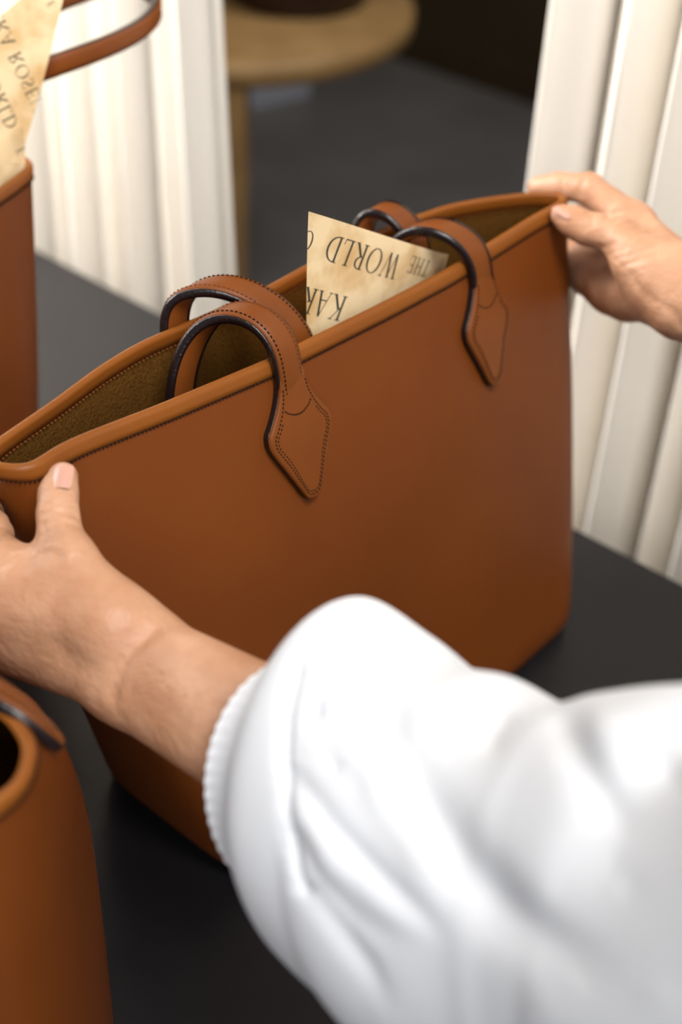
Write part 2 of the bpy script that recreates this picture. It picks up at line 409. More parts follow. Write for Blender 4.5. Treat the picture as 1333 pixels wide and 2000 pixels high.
# main bag ---------------------------------------------------------
H0 = .29
topm = [
    [(-.070, -.0855), (-.060, -.0885), (-.048, -.0885), (0, -.080), (.065, -.071), (.081, -.0705), (.14, -.067), (.199, -.065), (.24, -.067), (.282, -.069), (.318, -.0685)],
    [(.318, -.0685), (.3235, -.073), (.323, -.080), (.312, -.090)],
    [(.312, -.090), (.29, -.103), (.264, -.115), (.226, -.122), (.19, -.1245), (.151, -.125), (.114, -.1235), (.069, -.1265), (.03, -.130), (0, -.127), (-.033, -.120), (-.068, -.1145)],
    [(-.068, -.1145), (-.079, -.112), (-.0855, -.106), (-.082, -.097), (-.0765, -.0895), (-.070, -.0855)]]
bag = Tote('tote_bag', 'large tan leather tote bag held by both hands, paper sheet standing inside', (-.022, .495), math.radians(51),
           roundrect(-.012, .315, -.150, .0, .032), topm, H0, .004, 'tan leather tote bags on the black table').build()
w = bag.w
lf = ((.262, .0008), (.272, .0016), (.281, .0030), (.289, .0042))
ft = [bag.onfront(.070, z, l_)[0] for z, l_ in lf]
ff = [bag.onfront(.222, z, l_)[0] for z, l_ in lf]
front_path = ft + [w(.0685, -.0650, .2985), w(.0685, -.0725, .307), w(.066, -.088, .3125), w(.059, -.102, .309), w(.050, -.1105, .297), w(.037, -.110, .270), w(.036, -.105, .23),
                   w(.06, -.098, .17), w(.13, -.09, .13), w(.19, -.09, .17), w(.200, -.104, .24), w(.1995, -.1075, .280), w(.2000, -.1005, .3000), w(.204, -.0865, .3095), w(.211, -.0715, .3070), w(.217, -.0615, .298)] + ff[::-1]
h1 = bag.strap(front_path, bag.A)
bag.tab(.070, h1); bag.tab(.222, h1)
bt = [bag.onback(.056, z, .0026)[0] for z in (.262, .275, .286)]
bf = [bag.onback(.198, z, .0026)[0] for z in (.262, .275, .286)]
back_path = bt + [w(.0575, -.1375, .297), w(.063, -.1335, .304), w(.075, -.118, .3115), w(.088, -.0985, .3035), w(.098, -.0845, .285), w(.104, -.080, .25), w(.12, -.085, .16),
                  w(.18, -.09, .15), w(.215, -.098, .24), w(.2155, -.0985, .280), w(.2120, -.1055, .2995), w(.2075, -.119, .3070), w(.205, -.132, .3010)] + bf[::-1]
h2 = bag.strap(back_path, -bag.A)
bag.tab(.056, h2, False, .275, .208); bag.tab(.198, h2, False, .275, .208)

# ------------------------------------------------------------------ lettering (serif capitals made of strokes)
TK, TN, SF = .115, .042, .035
def quad(p, q, wa, wb=None):
    p = np.array(p, float); q = np.array(q, float); d = q - p; d /= np.linalg.norm(d); n_ = np.array([-d[1], d[0]]); wb = wb or wa
    return [p - n_ * wa / 2, q - n_ * wb / 2, q + n_ * wb / 2, p + n_ * wa / 2]
def serif(x, y, l=.15): return quad((x - l, y), (x + l, y), SF)
def ring(cx, cy, rx, ry, thick, thin, a0=0, a1=360, n=36):
    A = np.radians(np.linspace(a0, a1, n)); Q = []
    for i in range(n - 1):
        pts = []
        for t in (A[i], A[i + 1]):
            wd = thin + (thick - thin) * abs(math.cos(t)) ** 1.3
            for k in (.5, -.5): pts.append((cx + (rx + k * wd) * math.cos(t), cy + (ry + k * wd * .8) * math.sin(t)))
        Q.append([np.array(pts[0]), np.array(pts[2]), np.array(pts[3]), np.array(pts[1])])
    return Q
def stem(x, y0=0, y1=1): return [quad((x, y0), (x, y1), TK), serif(x, y0 + SF / 2), serif(x, y1 - SF / 2)]
def glyph(ch):
    if ch == 'T': return [quad((.36, 0), (.36, 1), TK), serif(.36, SF / 2, .16), quad((0, .975), (.72, .975), TN), quad((.02, .99), (.02, .80), TN * .8), quad((.70, .99), (.70, .80), TN * .8)], .74
    if ch == 'H': return stem(.17) + stem(.69) + [quad((.17, .52), (.69, .52), TN)], .86
    if ch == 'E': return stem(.17) + [quad((.17, .98), (.58, .98), TN), quad((.17, .53), (.48, .53), TN), quad((.17, .02), (.60, .02), TN), quad((.57, .99), (.57, .82), TN), quad((.60, .01), (.63, .22), TN), quad((.48, .44), (.48, .62), TN)], .66
    if ch == 'F': return stem(.17) + [quad((.17, .98), (.58, .98), TN), quad((.17, .53), (.48, .53), TN), quad((.57, .99), (.57, .82), TN), quad((.48, .44), (.48, .62), TN)], .62
    if ch == 'L': return stem(.17) + [quad((.17, .02), (.58, .02), TN), quad((.58, .01), (.62, .24), TN)], .64
    if ch == 'W': return [quad((.10, 1), (.34, 0), TK), quad((.34, 0), (.56, .98), TN), quad((.52, 1), (.78, 0), TK), quad((.78, 0), (1.02, .98), TN), serif(.10, .98, .13), serif(.53, .98, .11), serif(1.02, .98, .12)], 1.14
    if ch == 'N': return [quad((.16, 0), (.16, 1), TN), quad((.14, 1), (.72, 0), TK), quad((.72, 0), (.72, 1), TN), serif(.16, .02, .13), serif(.13, .98, .1), serif(.72, .98, .13)], .88
    if ch == 'A': return [quad((.09, 0), (.40, 1), TN), quad((.40, 1), (.70, 0), TK), quad((.20, .35), (.60, .35), TN), serif(.09, .02, .11), serif(.70, .02, .13)], .80
    if ch == 'K': return stem(.17) + [quad((.22, .48), (.62, .97), TN), quad((.32, .56), (.74, 0), TK), serif(.62, .98, .12), serif(.76, .02, .12)], .86
    if ch == 'O': return ring(.45, .5, .39, .49, TK, TN), .92
    if ch == 'D': return stem(.17) + ring(.26, .5, .50, .475, TK, TN, -90, 90, 22) + [quad((.1, .975), (.27, .975), TN), quad((.1, .025), (.27, .025), TN)], .84
    if ch == 'R': return stem(.17) + ring(.26, .745, .27, .235, TK * .9, TN, -90, 90, 16) + [quad((.1, .975), (.27, .975), TN), quad((.17, .51), (.27, .51), TN), quad((.30, .52), (.70, .0), TK), serif(.72, .02, .1)], .80
    if ch == 'U': return [quad((.15, .35), (.15, 1), TK), quad((.71, .35), (.71, 1), TN), serif(.15, .98, .13), serif(.71, .98, .12)] + ring(.43, .36, .28, .34, TK * .8, TN, 180, 360, 18), .86
    if ch == 'S':
        P = catmull([(.52, .78), (.50, .92), (.32, .97), (.14, .88), (.13, .70), (.30, .54), (.48, .40), (.52, .22), (.38, .05), (.20, .03), (.08, .12), (.07, .26)], 30); Q = []
        for i in range(29):
            wd = TN + (TK - TN) * math.exp(-((i - 14.5) / 5) ** 2); Q.append(quad(P[i], P[i + 1] + (P[i + 1] - P[i]) * .05, wd))
        return Q, .62
    return [], .4
def text_quads(s, x, y, size, gap=.09):
    Q = []
    for ch in s:
        g, wd = glyph(ch)
        for q in g: Q.append([(x + p[0] * size, y + p[1] * size) for p in q])
        x += (wd + gap) * size
    return Q, x
def inside(p, poly):
    x, y = p; c = False; j = len(poly) - 1
    for i in range(len(poly)):
        if (poly[i][1] > y) != (poly[j][1] > y) and x < (poly[j][0] - poly[i][0]) * (y - poly[i][1]) / (poly[j][1] - poly[i][1]) + poly[i][0]: c = not c
        j = i
    return c
def paper_sheet(name, label, P00, ex, ey, corners, bend, lines, mirror=False, group='parchment sheets in the bags', lift=.00018, clip=True):
    """sheet with corners (x, y) in its own plane; text lines = (string, x, y, size) in text axes"""
    en = nrm(np.cross(ex, ey))
    if en @ (CAM - P00) < 0: en = -en
    f = lambda x, y, l=0: P00 + ex * x + ey * y + en * (bend(x, y) + l)
    c = [np.array(k, float) for k in corners]; nu = nv = 28; V = []
    for j in range(nv):
        for i in range(nu):
            u, v = i / (nu - 1), j / (nv - 1); p = c[0] * (1 - u) * (1 - v) + c[1] * u * (1 - v) + c[2] * u * v + c[3] * (1 - u) * v
            V.append(f(p[0], p[1]))
    o = mesh(name, V, grid_faces(nu, nv), PAPER); tag(o, label, 'paper', group)
    V = []; F = []  # print
    for s, x, y, size in lines:
        Q, _ = text_quads(s, x, y, size)
        for q in Q:
            mid = np.mean(q, 0)
            if clip and not inside(mid, [tuple(k) for k in c]): continue
            b = len(V); V += [f(p[0], p[1], lift) for p in q]; F.append((b, b + 1, b + 2, b + 3))
    if F: mesh('printed_lettering', V, F, INK, o, smooth=False)['kind'] = 'stuff'
    return o
# sheet in the main bag: plane nearly parallel to the panels. axes: ex = reading direction, ey = letter-up
def pplane(px, py, n0, tilt=.0):
    d = FW * FPX + RT * (px - 666.5) - UP * (py - 1000); N_ = nrm(bag.N + np.array([0, 0, tilt])); P0 = bag.w(.15, n0, .30)
    return CAM + d * ((P0 - CAM) @ N_) / (d @ N_)
PA, PR, PB = pplane(608, 415, -.085), pplane(868, 496, -.085), pplane(603, 655, -.085)
ex = nrm(PA - PR); ey = (PB - PA) - ex * ((PB - PA) @ ex); ey = nrm(ey)
loc2 = lambda P: np.array([(P - PR) @ ex, (P - PR) @ ey])
cA, cR, cB = loc2(PA), loc2(PR), loc2(PB)
kk = .36
def tx(px, py): return loc2(pplane(px, py, -.085))
sizeW = abs(tx(640, 470)[1] - tx(633, 432)[1]) * 1.02 if False else .0125
a1_, a2_ = tx(832, 509), tx(640, 458)
low = cB + (cB - cA) * .9
cR = cR + np.array([-.015, 0]); lowR = cR + (cB - cA) * 1.9 + np.array([-.004, 0])
x0T = tx(833, 536)[0]; yT = tx(833, 536)[1]
paper_sheet('parchment_sheet', 'mottled parchment sheet standing in the held tote between its two handles', PR, ex, ey,
            [cA, cR, lowR, low], lambda x, y: -.30 * max(0, .002 - x) + .002 * math.sin(x * 40),
            [('THE', tx(838, 517)[0], tx(838, 508)[1], .0094), ('WORLD', tx(772, 520)[0], tx(764, 492)[1], .0135), ('OF', tx(618, 470)[0], tx(618, 455)[1], .0105),
             ('KARA', tx(672, 600)[0], tx(668, 577)[1], .0135), ('THE', tx(612, 650)[0], tx(612, 644)[1], .0094)])

# ------------------------------------------------------------------ left bag
lb_ang = math.radians(64)
Al = np.array([math.cos(lb_ang), math.sin(lb_ang), 0]); Nl = np.array([Al[1], -Al[0], 0])
cor = onz(86, 322, .29) - np.array([0, 0, TZ]); Ol = cor - Al * .31 + Nl * .030
topl = [[(.03, -.035), (.06, -.026), (.1, -.024), (.2, -.026), (.28, -.030), (.305, -.034)], [(.305, -.034), (.313, -.045), (.310, -.062), (.300, -.070)],
        [(.300, -.070), (.2, -.085), (.1, -.088), (.06, -.085), (.03, -.08)], [(.03, -.08), (.022, -.07), (.022, -.05), (.03, -.035)]]
lbag = Tote('tote_bag', 'tan leather tote with a long loop handle, parchment rising from it, beside the curtain', (Ol[0], Ol[1]), lb_ang,
            roundrect(.05, .268, -.15, -.02, .03), topl, .29, .003, 'tan leather tote bags on the black table').build(True)
lh = [onz(-60, 215, .30), onz(-20, 178, .32), onz(80, 138, .332), onz(200, 95, .338), onz(280, 55, .340), onz(308, 15, .342), onz(285, -28, .345), onz(215, -30, .35), onz(120, -2, .352), onz(40, 40, .35), onz(-40, 85, .345), onz(-110, 150, .32)]
hl = lbag.strap(np.array(lh)[::-1], np.array([0, 0, 1.0]) + UP * .15, wd=.0125, thk=.0062)
Pl = onz(40, 290, .29); exl = nrm(onz(40, 290, .29) - onz(0, 312, .29))
def lplane(px, py):
    d = FW * FPX + RT * (px - 666.5) - UP * (py - 1000); N_ = nrm(np.array([.55, -.80, .22])); P0 = lbag.w(.285, -.05, .29)
    return CAM + d * ((P0 - CAM) @ N_) / (d @ N_)
L0 = lplane(-6, 0); exl = nrm(lplane(60, 205) - lplane(0, 75)); en_ = nrm(np.array([.55, -.80, .22])); eyl = nrm(np.cross(en_, exl))
if eyl @ (lplane(-40, 100) - lplane(0, 80)) < 0: eyl = -eyl          # letters stand towards the lower left: print seen from its back
l2 = lambda px, py: np.array([(lplane(px, py) - L0) @ exl, (lplane(px, py) - L0) @ eyl])
sz = np.linalg.norm(l2(36, 62) - l2(0, 85)) * .64
def tl(px, py): q = l2(px, py); return q[0], q[1]
paper_sheet('parchment_sheet', 'folded parchment sheet rising to a point from the tote beside the curtain', L0, exl, eyl,
            [l2(150, -90), l2(34, 318), l2(-150, 330), l2(-120, 130)], lambda x, y: .004 * math.sin(x * 22 + y * 15),
            [('KARA ROSENLUND', tl(33, 98)[0] - 4.11 * sz, tl(35, 97)[1], sz), ('WORLD', tl(28, 252)[0] - 5.0 * sz, tl(0, 172)[1], sz), ('OF', tl(34, 265)[0], tl(34, 265)[1], sz * .72), ('E', tl(105, 0)[0], tl(105, 0)[1], sz * .6)])
# crumpled tissue at the rim end of the left bag
rs = np.random.RandomState(2); V = []; nu, nv = 26, 14
for j in range(nv):
    for i in range(nu):
        u, v = i / (nu - 1), j / (nv - 1)
        t = .304 - u * .12; n_ = -.038 - .006 * math.sin(u * 14) - .004 * v; z = .255 + .056 * v + .004 * math.sin(u * 31 + 1) * v + rs.uniform(-1, 1) * .0008
        V.append(lbag.w(t, n_ - .004 * math.cos(v * 3 + u * 9), z))
tag(mesh('tissue_paper', V, grid_faces(nu, nv), PAPER), 'crumpled tissue folded over the rim beside the pointed parchment sheet', 'paper', 'parchment sheets in the bags')

# ------------------------------------------------------------------ foreground bag
fb_ang = math.radians(0)
Of = np.array([-.413, .330, 0])
topf = [[(-.02, -.030), (.05, -.036), (.15, -.036), (.22, -.034), (.265, -.028), (.285, -.021)], [(.285, -.021), (.297, -.008), (.298, .010), (.288, .022)],
        [(.288, .022), (.26, .032), (.2, .042), (.1, .046), (-.02, .04)], [(-.02, .04), (-.04, .02), (-.04, -.02), (-.02, -.03)]]
topf = [[(x, -y) for x, y in topf[2]][::-1], [(x, -y) for x, y in topf[1]][::-1], [(x, -y) for x, y in topf[0]][::-1], [(x, -y) for x, y in topf[3]][::-1]]
topf = [[(.06, .036), (.1, .042), (.2, .042), (.268, .038), (.298, .029)], [(.298, .029), (.3115, .014), (.3115, -.004), (.300, -.019)],
        [(.300, -.019), (.27, -.029), (.2, -.036), (.1, -.038), (.06, -.034)], [(.06, -.034), (.042, -.02), (.042, .02), (.06, .036)]]
fbag = Tote('tote_bag', 'tan leather bag with a rounded open rim below the wrist', (Of[0], Of[1]), fb_ang,
 [[(0.05, 0.05), (0.2, 0.05), (0.27, 0.048), (0.308, 0.036)], [(0.308, 0.036), (0.32, 0.01), (0.32, -0.03), (0.312, -0.0788), (0.288, -0.1135)], [(0.288, -0.1135), (0.25, -0.1462), (0.21, -0.1634), (0.13, -0.172), (0.06, -0.1617)], [(0.06, -0.1617), (0.035, -0.1), (0.03, 0), (0.05, 0.05)]], topf, .29, .000, 'tan leather tote bags on the black table', 4.6).build(True)
cand = np.concatenate([fbag.pts(h) for h in np.linspace(.60, .985, 40)]); cv = cand - CAM; cz = cv @ FW
cpx = np.stack([666.5 + FPX * (cv @ RT) / cz, 1000 - FPX * (cv @ UP) / cz], 1); cc_ = np.append(fbag.root.location[:2], 0)
fp = []
for tx_, ty_ in ((88, 1452), (66, 1432), (44, 1408), (26, 1388)):
    k = np.argsort(np.hypot(cpx[:, 0] - tx_, cpx[:, 1] - ty_))[:6]; k = k[np.argmin(cz[k])]
    fp.append(cand[k] + np.array([.0012, .0012, .0022]))
fpath = fp + [fbag.w(.270, -.034, .299), fbag.w(.248, -.024, .307), fbag.w(.22, -.012, .290), fbag.w(.17, -.005, .22), fbag.w(.13, -.005, .2), fbag.w(.11, -.01, .24), fbag.w(.10, -.02, .305), fbag.w(.095, -.046, .300)] + [fbag.onback(.095, z, .003)[0] for z in (.272, .252, .232)]
fbag.strap(fpath, np.array([.55, -.80, .12]) * -1)
V = [fbag.w(t, n_, z) for t, n_, z in ((.15, -.006, .15), (.278, .010, .15), (.283, .012, .225), (.25, .002, .255), (.15, -.006, .25))]
tag(mesh('parchment_sheet', V, [(0, 1, 2, 3, 4)], PAPER, None, False), 'parchment sheet lying low inside the bag with the rounded rim', 'paper', 'parchment sheets in the bags')

# ------------------------------------------------------------------ person: body as one implicit surface
class Body:
    def __init__(s): s.groups = []; s.creases = []
    def group(s, kin, kjoin, prims):
        """prims: (A, B, ra, rb) tapered capsules"""
        s.groups.append((kin, kjoin, [(np.array(A, float), np.array(B, float), ra, rb) for A, B, ra, rb in prims]))
    def crease(s, pts, amp, width):
        pts = [np.array(p, float) for p in pts]
        for p, q in zip(pts[:-1], pts[1:]): s.creases.append((p, q, amp, width))
    @staticmethod
    def seg(P, A, B):
        d = B - A; h = np.clip(((P - A) @ d) / (d @ d + 1e-12), 0, 1); return np.linalg.norm(P - A - h[:, None] * d, axis=1), h
    @staticmethod
    def smin(a, b, k):
        h = np.clip(.5 + .5 * (b - a) / k, 0, 1); return b + (a - b) * h - k * h * (1 - h)
    def eval(s, P, cen=None, rad=0):
        D = np.full(len(P), .5); first = True
        for kin, kj, pr in s.groups:
            g = None
            for A, B, ra, rb in pr:
                if cen is not None:
                    mid = (A + B) / 2
                    if np.linalg.norm(cen - mid) > np.linalg.norm(B - A) / 2 + max(ra, rb) + rad + .03: continue
                dd, h = s.seg(P, A, B); dd = dd - (ra + (rb - ra) * h)
                g = dd if g is None else s.smin(g, dd, kin)
            if g is None: continue
            D = s.smin(D, g, kj)
        C_ = None
        for A, B, amp, wd in s.creases:
            if cen is not None and np.linalg.norm(cen - (A + B) / 2) > np.linalg.norm(B - A) / 2 + rad + wd * 3: continue
            dd, h = s.seg(P, A, B); C_ = amp * np.exp(-(dd / wd) ** 2) if C_ is None else np.maximum(C_, amp * np.exp(-(dd / wd) ** 2))
        return D if C_ is None else D + C_
    def surface(s, h=.0012, B=16):
        prims = [p for g in s.groups for p in g[2]]
        bl = h * B; keys = set()
        for A, Bq, ra, rb in prims:
            r = max(ra, rb) + .012
            lo = np.floor((np.minimum(A, Bq) - r) / bl).astype(int); hi = np.floor((np.maximum(A, Bq) + r) / bl).astype(int)
            for i in range(lo[0], hi[0] + 1):
                for j in range(lo[1], hi[1] + 1):
                    for k in range(lo[2], hi[2] + 1): keys.add((i, j, k))
        keys = np.array(sorted(keys)); cen = (keys + .5) * bl
        d = s.eval(cen); keys = keys[np.abs(d) < bl * .87 + .006]
        g = np.arange(B + 2); gi = np.stack(np.meshgrid(g, g, g, indexing='ij'), -1).reshape(-1, 3)
        OFF = 1 << 20; S1 = 1 << 21
        key = lambda c: ((c[:, 0] + OFF) * S1 + (c[:, 1] + OFF)) * S1 + (c[:, 2] + OFF)
        VK, VP, Q = [], [], []
        cor = [(a, b, c) for a in (0, 1) for b in (0, 1) for c in (0, 1)]
        eds = [(a, b) for a in range(8) for b in range(a + 1, 8) if sum(abs(cor[a][q] - cor[b][q]) for q in range(3)) == 1]
        for kb in keys:
            base = kb * B; P = (gi + base) * h; c = (kb + .5) * bl
            D = s.eval(P, c, bl * .95).reshape(B + 2, B + 2, B + 2); ins = D < 0
            if ins.all() or not ins.any(): continue
            n = B + 1
            cs = [D[a:a + n, b:b + n, c_:c_ + n] for a, b, c_ in cor]; si = [x < 0 for x in cs]; cnt = sum(x.astype(int) for x in si)
            act = (cnt > 0) & (cnt < 8); act[B:, :, :] = False; act[:, B:, :] = False; act[:, :, B:] = False
            I = np.argwhere(act)
            if len(I):
                vals = np.stack([x[act] for x in cs], 1); acc = np.zeros((len(I), 3)); num = np.zeros(len(I))
                for a, b in eds:
                    va, vb = vals[:, a], vals[:, b]; x = (va < 0) != (vb < 0)
                    t = np.where(x, va / (va - vb + 1e-15), 0); pa = np.array(cor[a], float); pb_ = np.array(cor[b], float)
                    acc += np.where(x[:, None], pa + t[:, None] * (pb_ - pa), 0); num += x
                VP.append((I + base + acc / num[:, None]) * h); VK.append(key(I + base))
            for ax in range(3):
                o = [0, 0, 0]; o[ax] = 1
                a_ = ins[:B, :B, :B]; b_ = ins[o[0]:B + o[0], o[1]:B + o[1], o[2]:B + o[2]]
                x = np.argwhere(a_ != b_)
                if not len(x): continue
                fl = a_[tuple(x.T)]; g0 = x + base; u = np.zeros(3, int); v = np.zeros(3, int); u[(ax + 1) % 3] = 1; v[(ax + 2) % 3] = 1
                q = np.stack([key(g0 - u - v), key(g0 - v), key(g0), key(g0 - u)], 1)
                q[~fl] = q[~fl][:, ::-1]; Q.append(q)
        VK = np.concatenate(VK); VP = np.concatenate(VP); Q = np.concatenate(Q)
        o = np.argsort(VK); VK = VK[o]; VP = VP[o]
        idx = np.searchsorted(VK, Q); idx = np.clip(idx, 0, len(VK) - 1); ok = (VK[idx] == Q).all(1)
        return VP, idx[ok]

body = Body()
# left arm (px, py, depth) -> joints
Lw = at(262, 1300, .588); Lel = at(930, 1650, .480); Lu1 = at(1180, 1780, .440); Lu2 = at(1480, 1880, .395)
Lsh = np.array([.30, .15, TZ + .57]); Rsh = np.array([.54, .42, TZ + .57])
ax_ = nrm(Lel - Lw); sd_ = nrm(np.cross(ax_, FW)); sd_ = sd_ if sd_ @ UP > 0 else -sd_
W1, W2 = Lw + sd_ * .0100, Lw - sd_ * .0105
F1, F2 = Lw + ax_ * .075 + sd_ * .0085, Lw + ax_ * .075 - sd_ * .0115
G1, G2 = Lw + ax_ * .15 + sd_ * .010, Lw + ax_ * .15 - sd_ * .012
body.group(.006, .012, [(W1, F1, .0140, .0165), (W2, F2, .0140, .0175), ((W1 + W2) / 2, (F1 + F2) / 2, .0165, .0205), (F1, G1, .0165, .023), (F2, G2, .0175, .024), (G1, Lel, .023, .028), (G2, Lel, .024, .028), (Lel, Lu1, .030, .032), (Lu1, Lu2, .032, .036), (Lu2, Lsh, .036, .042)])
# back of the hand
tCMC, tMCP, tIP, tTIP = at(222, 1215, .583), at(138, 1092, .592), at(113, 1003, .603), at(123, 932, .6115)
mI, mM, mR, mP = at(-5, 1122, .598), at(-62, 1160, .600), at(-85, 1205, .610), at(-75, 1245, .626)
body.group(.010, .012, [(Lw + sd_ * .009, mI, .0125, .0108), (Lw + sd_ * .003, mM, .0125, .0105), (Lw - sd_ * .004, mR, .0120, .0100), (Lw - sd_ * .009, mP, .0120, .0095),
                        (Lw + sd_ * .009, tCMC, .0125, .0130), (tCMC, mI, .0105, .0085), (tCMC, mM, .010, .0085), (at(105, 1140, .596), at(30, 1108, .606), .0080, .0085), (mI, at(70, 1130, .598), .009, .008)])
body.group(.004, .012, [(tCMC, tMCP, .0135, .0108), (tMCP, at(117, 1032, .600), .0108, .0082), (at(117, 1032, .600), tIP, .0082, .0083), (tIP, at(114, 965, .608), .0083, .0079), (at(114, 965, .608), tTIP, .0079, .0066)])
bw = bag.w; iP, iD, iT = bw(-.087, -.112, .264), bw(-.073, -.1275, .264), bw(-.054, -.1270, .264)
body.group(.004, .008, [(mI, at(-18, 1040, .618), .0102, .0090), (at(-18, 1040, .618), iP, .0090, .0083), (iP, iD, .0083, .0075), (iD, iT, .0078, .0068)])
for mk, c1, c2, c3, r0 in ((mM, bw(-.093, -.106, .238), bw(-.077, -.130, .236), bw(-.050, -.1325, .236), .0104), (mR, bw(-.094, -.108, .214), bw(-.072, -.134, .209), bw(-.046, -.1395, .208), .0100), (mP, bw(-.094, -.110, .196), bw(-.073, -.134, .190), bw(-.052, -.1415, .188), .0092)):
    body.group(.004, .008, [(mk, c1, r0, r0 - .0018), (c1, c2, r0 - .0018, r0 - .0026), (c2, c3, r0 - .0026, r0 - .0036)])
# right arm
Rw = at(1342, 572, .800); Rel = np.array([.47, .58, TZ + .30])
axr = nrm(Rel - Rw); sr = nrm(np.cross(axr, FW)); sr = sr if sr @ UP > 0 else -sr
body.group(.006, .012, [(Rw + sr * .009, Rw + axr * .09 + sr * .009, .0140, .018), (Rw - sr * .010, Rw + axr * .09 - sr * .011, .0140, .019), (Rw, Rw + axr * .09, .0165, .021), (Rw + axr * .09 + sr * .009, Rel, .018, .028), (Rw + axr * .09 - sr * .011, Rel, .019, .028), (Rel, Rsh, .030, .040)])
rI, rM, rR, rP = at(1240, 437, .838), at(1222, 480, .862), at(1205, 520, .872), at(1205, 560, .872)
rC, rT1, rT2, rT3 = at(1285, 545, .808), at(1205, 462, .822), at(1146, 447, .829), at(1096, 421, .834)
body.group(.010, .012, [(Rw + sr * .009, rI, .0130, .0108), (Rw + sr * .003, rM, .0130, .0108), (Rw - sr * .005, rR, .0130, .0105), (Rw - sr * .010, rP, .0130, .0105), (Rw - sr * .009, at(1185, 575, .850), .0125, .0085),
                        (Rw, rC, .014, .0150), (at(1140, 505, .880), at(1190, 560, .858), .0115, .0115), (at(1150, 540, .880), at(1225, 585, .842), .0115, .0120)])
body.group(.006, .012, [(rC, at(1245, 508, .812), .0165, .0140), (at(1245, 508, .812), rT1, .0140, .0100), (rT1, at(1170, 450, .826), .0094, .0084), (at(1170, 450, .826), rT2, .0084, .0083), (rT2, at(1118, 432, .832), .0083, .0079), (at(1118, 432, .832), rT3, .0079, .0062)])
body.group(.004, .008, [(rI, at(1150, 368, .850), .0112, .0090), (at(1150, 368, .850), at(1092, 364, .866), .0089, .0082), (at(1092, 364, .866), at(1052, 366, .874), .0080, .0068)])
body.group(.004, .008, [(rM, at(1130, 430, .880), .0105, .0085), (at(1130, 430, .880), at(1070, 430, .890), .0084, .0074), (at(1070, 430, .890), at(1035, 445, .890), .0072, .0062)])
body.group(.004, .008, [(rR, at(1122, 490, .892), .0102, .0083), (at(1122, 490, .892), at(1065, 490, .900), .0082, .0072), (at(1065, 490, .900), at(1035, 500, .900), .0070, .0060)])
body.group(.004, .008, [(rP, at(1132, 535, .888), .0098, .0075), (at(1132, 535, .888), at(1085, 545, .905), .0074, .0065), (at(1085, 545, .905), at(1060, 555, .905), .0063, .0055)])
# trunk that joins both arms
nk = (Lsh + Rsh) / 2
body.group(.06, .05, [(Lsh, nk + (0, 0, .02), .048, .06), (nk + (0, 0, .02), Rsh, .06, .048), (nk + (0, 0, -.05), nk + (.02, -.01, -.40), .085, .08)])
# skin creases, laid on the surface
def on_skin(px):
    px = np.asarray(px, float); d = FW * FPX + np.outer(px[:, 0] - 666.5, RT) - np.outer(px[:, 1] - 1000, UP); d /= np.linalg.norm(d, axis=1)[:, None]
    t = np.full(len(px), .50); done_ = np.zeros(len(px), bool)
    for _ in range(40):
        v = body.eval(CAM + d * t[:, None]); t = np.where(v > .0001, t + np.maximum(v * .85, .0001), t)
    return CAM + d * t[:, None]
CR = [([(84, 1004), (100, 999), (122, 998), (148, 1005)], .0011, .0011), ([(86, 1022), (112, 1017), (148, 1023)], .0006, .0011), ([(90, 986), (116, 983), (142, 987)], .0006, .0011),
      ([(84, 1030), (98, 1026), (112, 1030)], .0004, .0013), ([(86, 1042), (102, 1038), (116, 1043)], .0004, .0013), ([(90, 1055), (106, 1050), (120, 1056)], .0003, .0013),
      ([(112, 1086), (96, 1078), (80, 1082)], .0012, .0016), ([(96, 1090), (70, 1094), (40, 1112)], .0006, .0016), ([(70, 1080), (46, 1090), (18, 1112)], .0006, .0016), ([(44, 1062), (24, 1070), (2, 1088)], .0006, .0016),
      ([(24, 1020), (12, 1022), (0, 1030)], .0005, .0014), ([(26, 1036), (12, 1040), (0, 1048)], .0005, .0014),
      ([(300, 1236), (262, 1268), (232, 1315), (220, 1362)], .0011, .0018), ([(286, 1228), (250, 1256), (222, 1296)], .0005, .0018),
      ([(1178, 485), (1215, 472), (1250, 456), (1285, 452)], .0010, .0015), ([(1186, 495), (1225, 484), (1262, 470)], .0009, .0014), ([(1200, 506), (1240, 494), (1275, 482)], .0007, .0014), ([(1216, 518), (1250, 506), (1280, 498)], .0005, .0014),
      ([(1186, 428), (1210, 414), (1240, 410), (1262, 416)], .0010, .0016), ([(1198, 434), (1225, 421), (1250, 424)], .0008, .0015), ([(1212, 440), (1238, 430), (1258, 434)], .0006, .0015),
      ([(1142, 348), (1136, 362), (1132, 380)], .0011, .0016), ([(1103, 346), (1100, 360), (1099, 378)], .0010, .0015), ([(1152, 418), (1157, 428), (1156, 440)], .0007, .0013), ([(1140, 424), (1144, 434), (1142, 446)], .0006, .0013),
      ([(1300, 600), (1318, 612), (1330, 635)], .0008, .0018), ([(1235, 540), (1250, 565), (1280, 590)], .0006, .0022)]
qs = [resample(catmull(p_, 30), max(4, int(sum(math.dist(a, b) for a, b in zip(p_[:-1], p_[1:])) / 12))) for p_, _, _ in CR]
allp = on_skin(np.concatenate(qs)); k = 0
for (p_, am, wd), q_ in zip(CR, qs):
    P_ = allp[k:k + len(q_)]; k += len(q_)
    for p, q in zip(P_[:-1], P_[1:]):
        if np.linalg.norm(p - q) < .02: body.creases.append((p, q, am * 1.5, wd * 1.45))
BV, BF = body.surface()
person = empty('person', (float(nk[0]), float(nk[1]), 0)); tag(person, 'person in a white puff-sleeved linen shirt holding the tote bag by both ends', 'person')
mesh('body', BV, BF, SKIN, person)
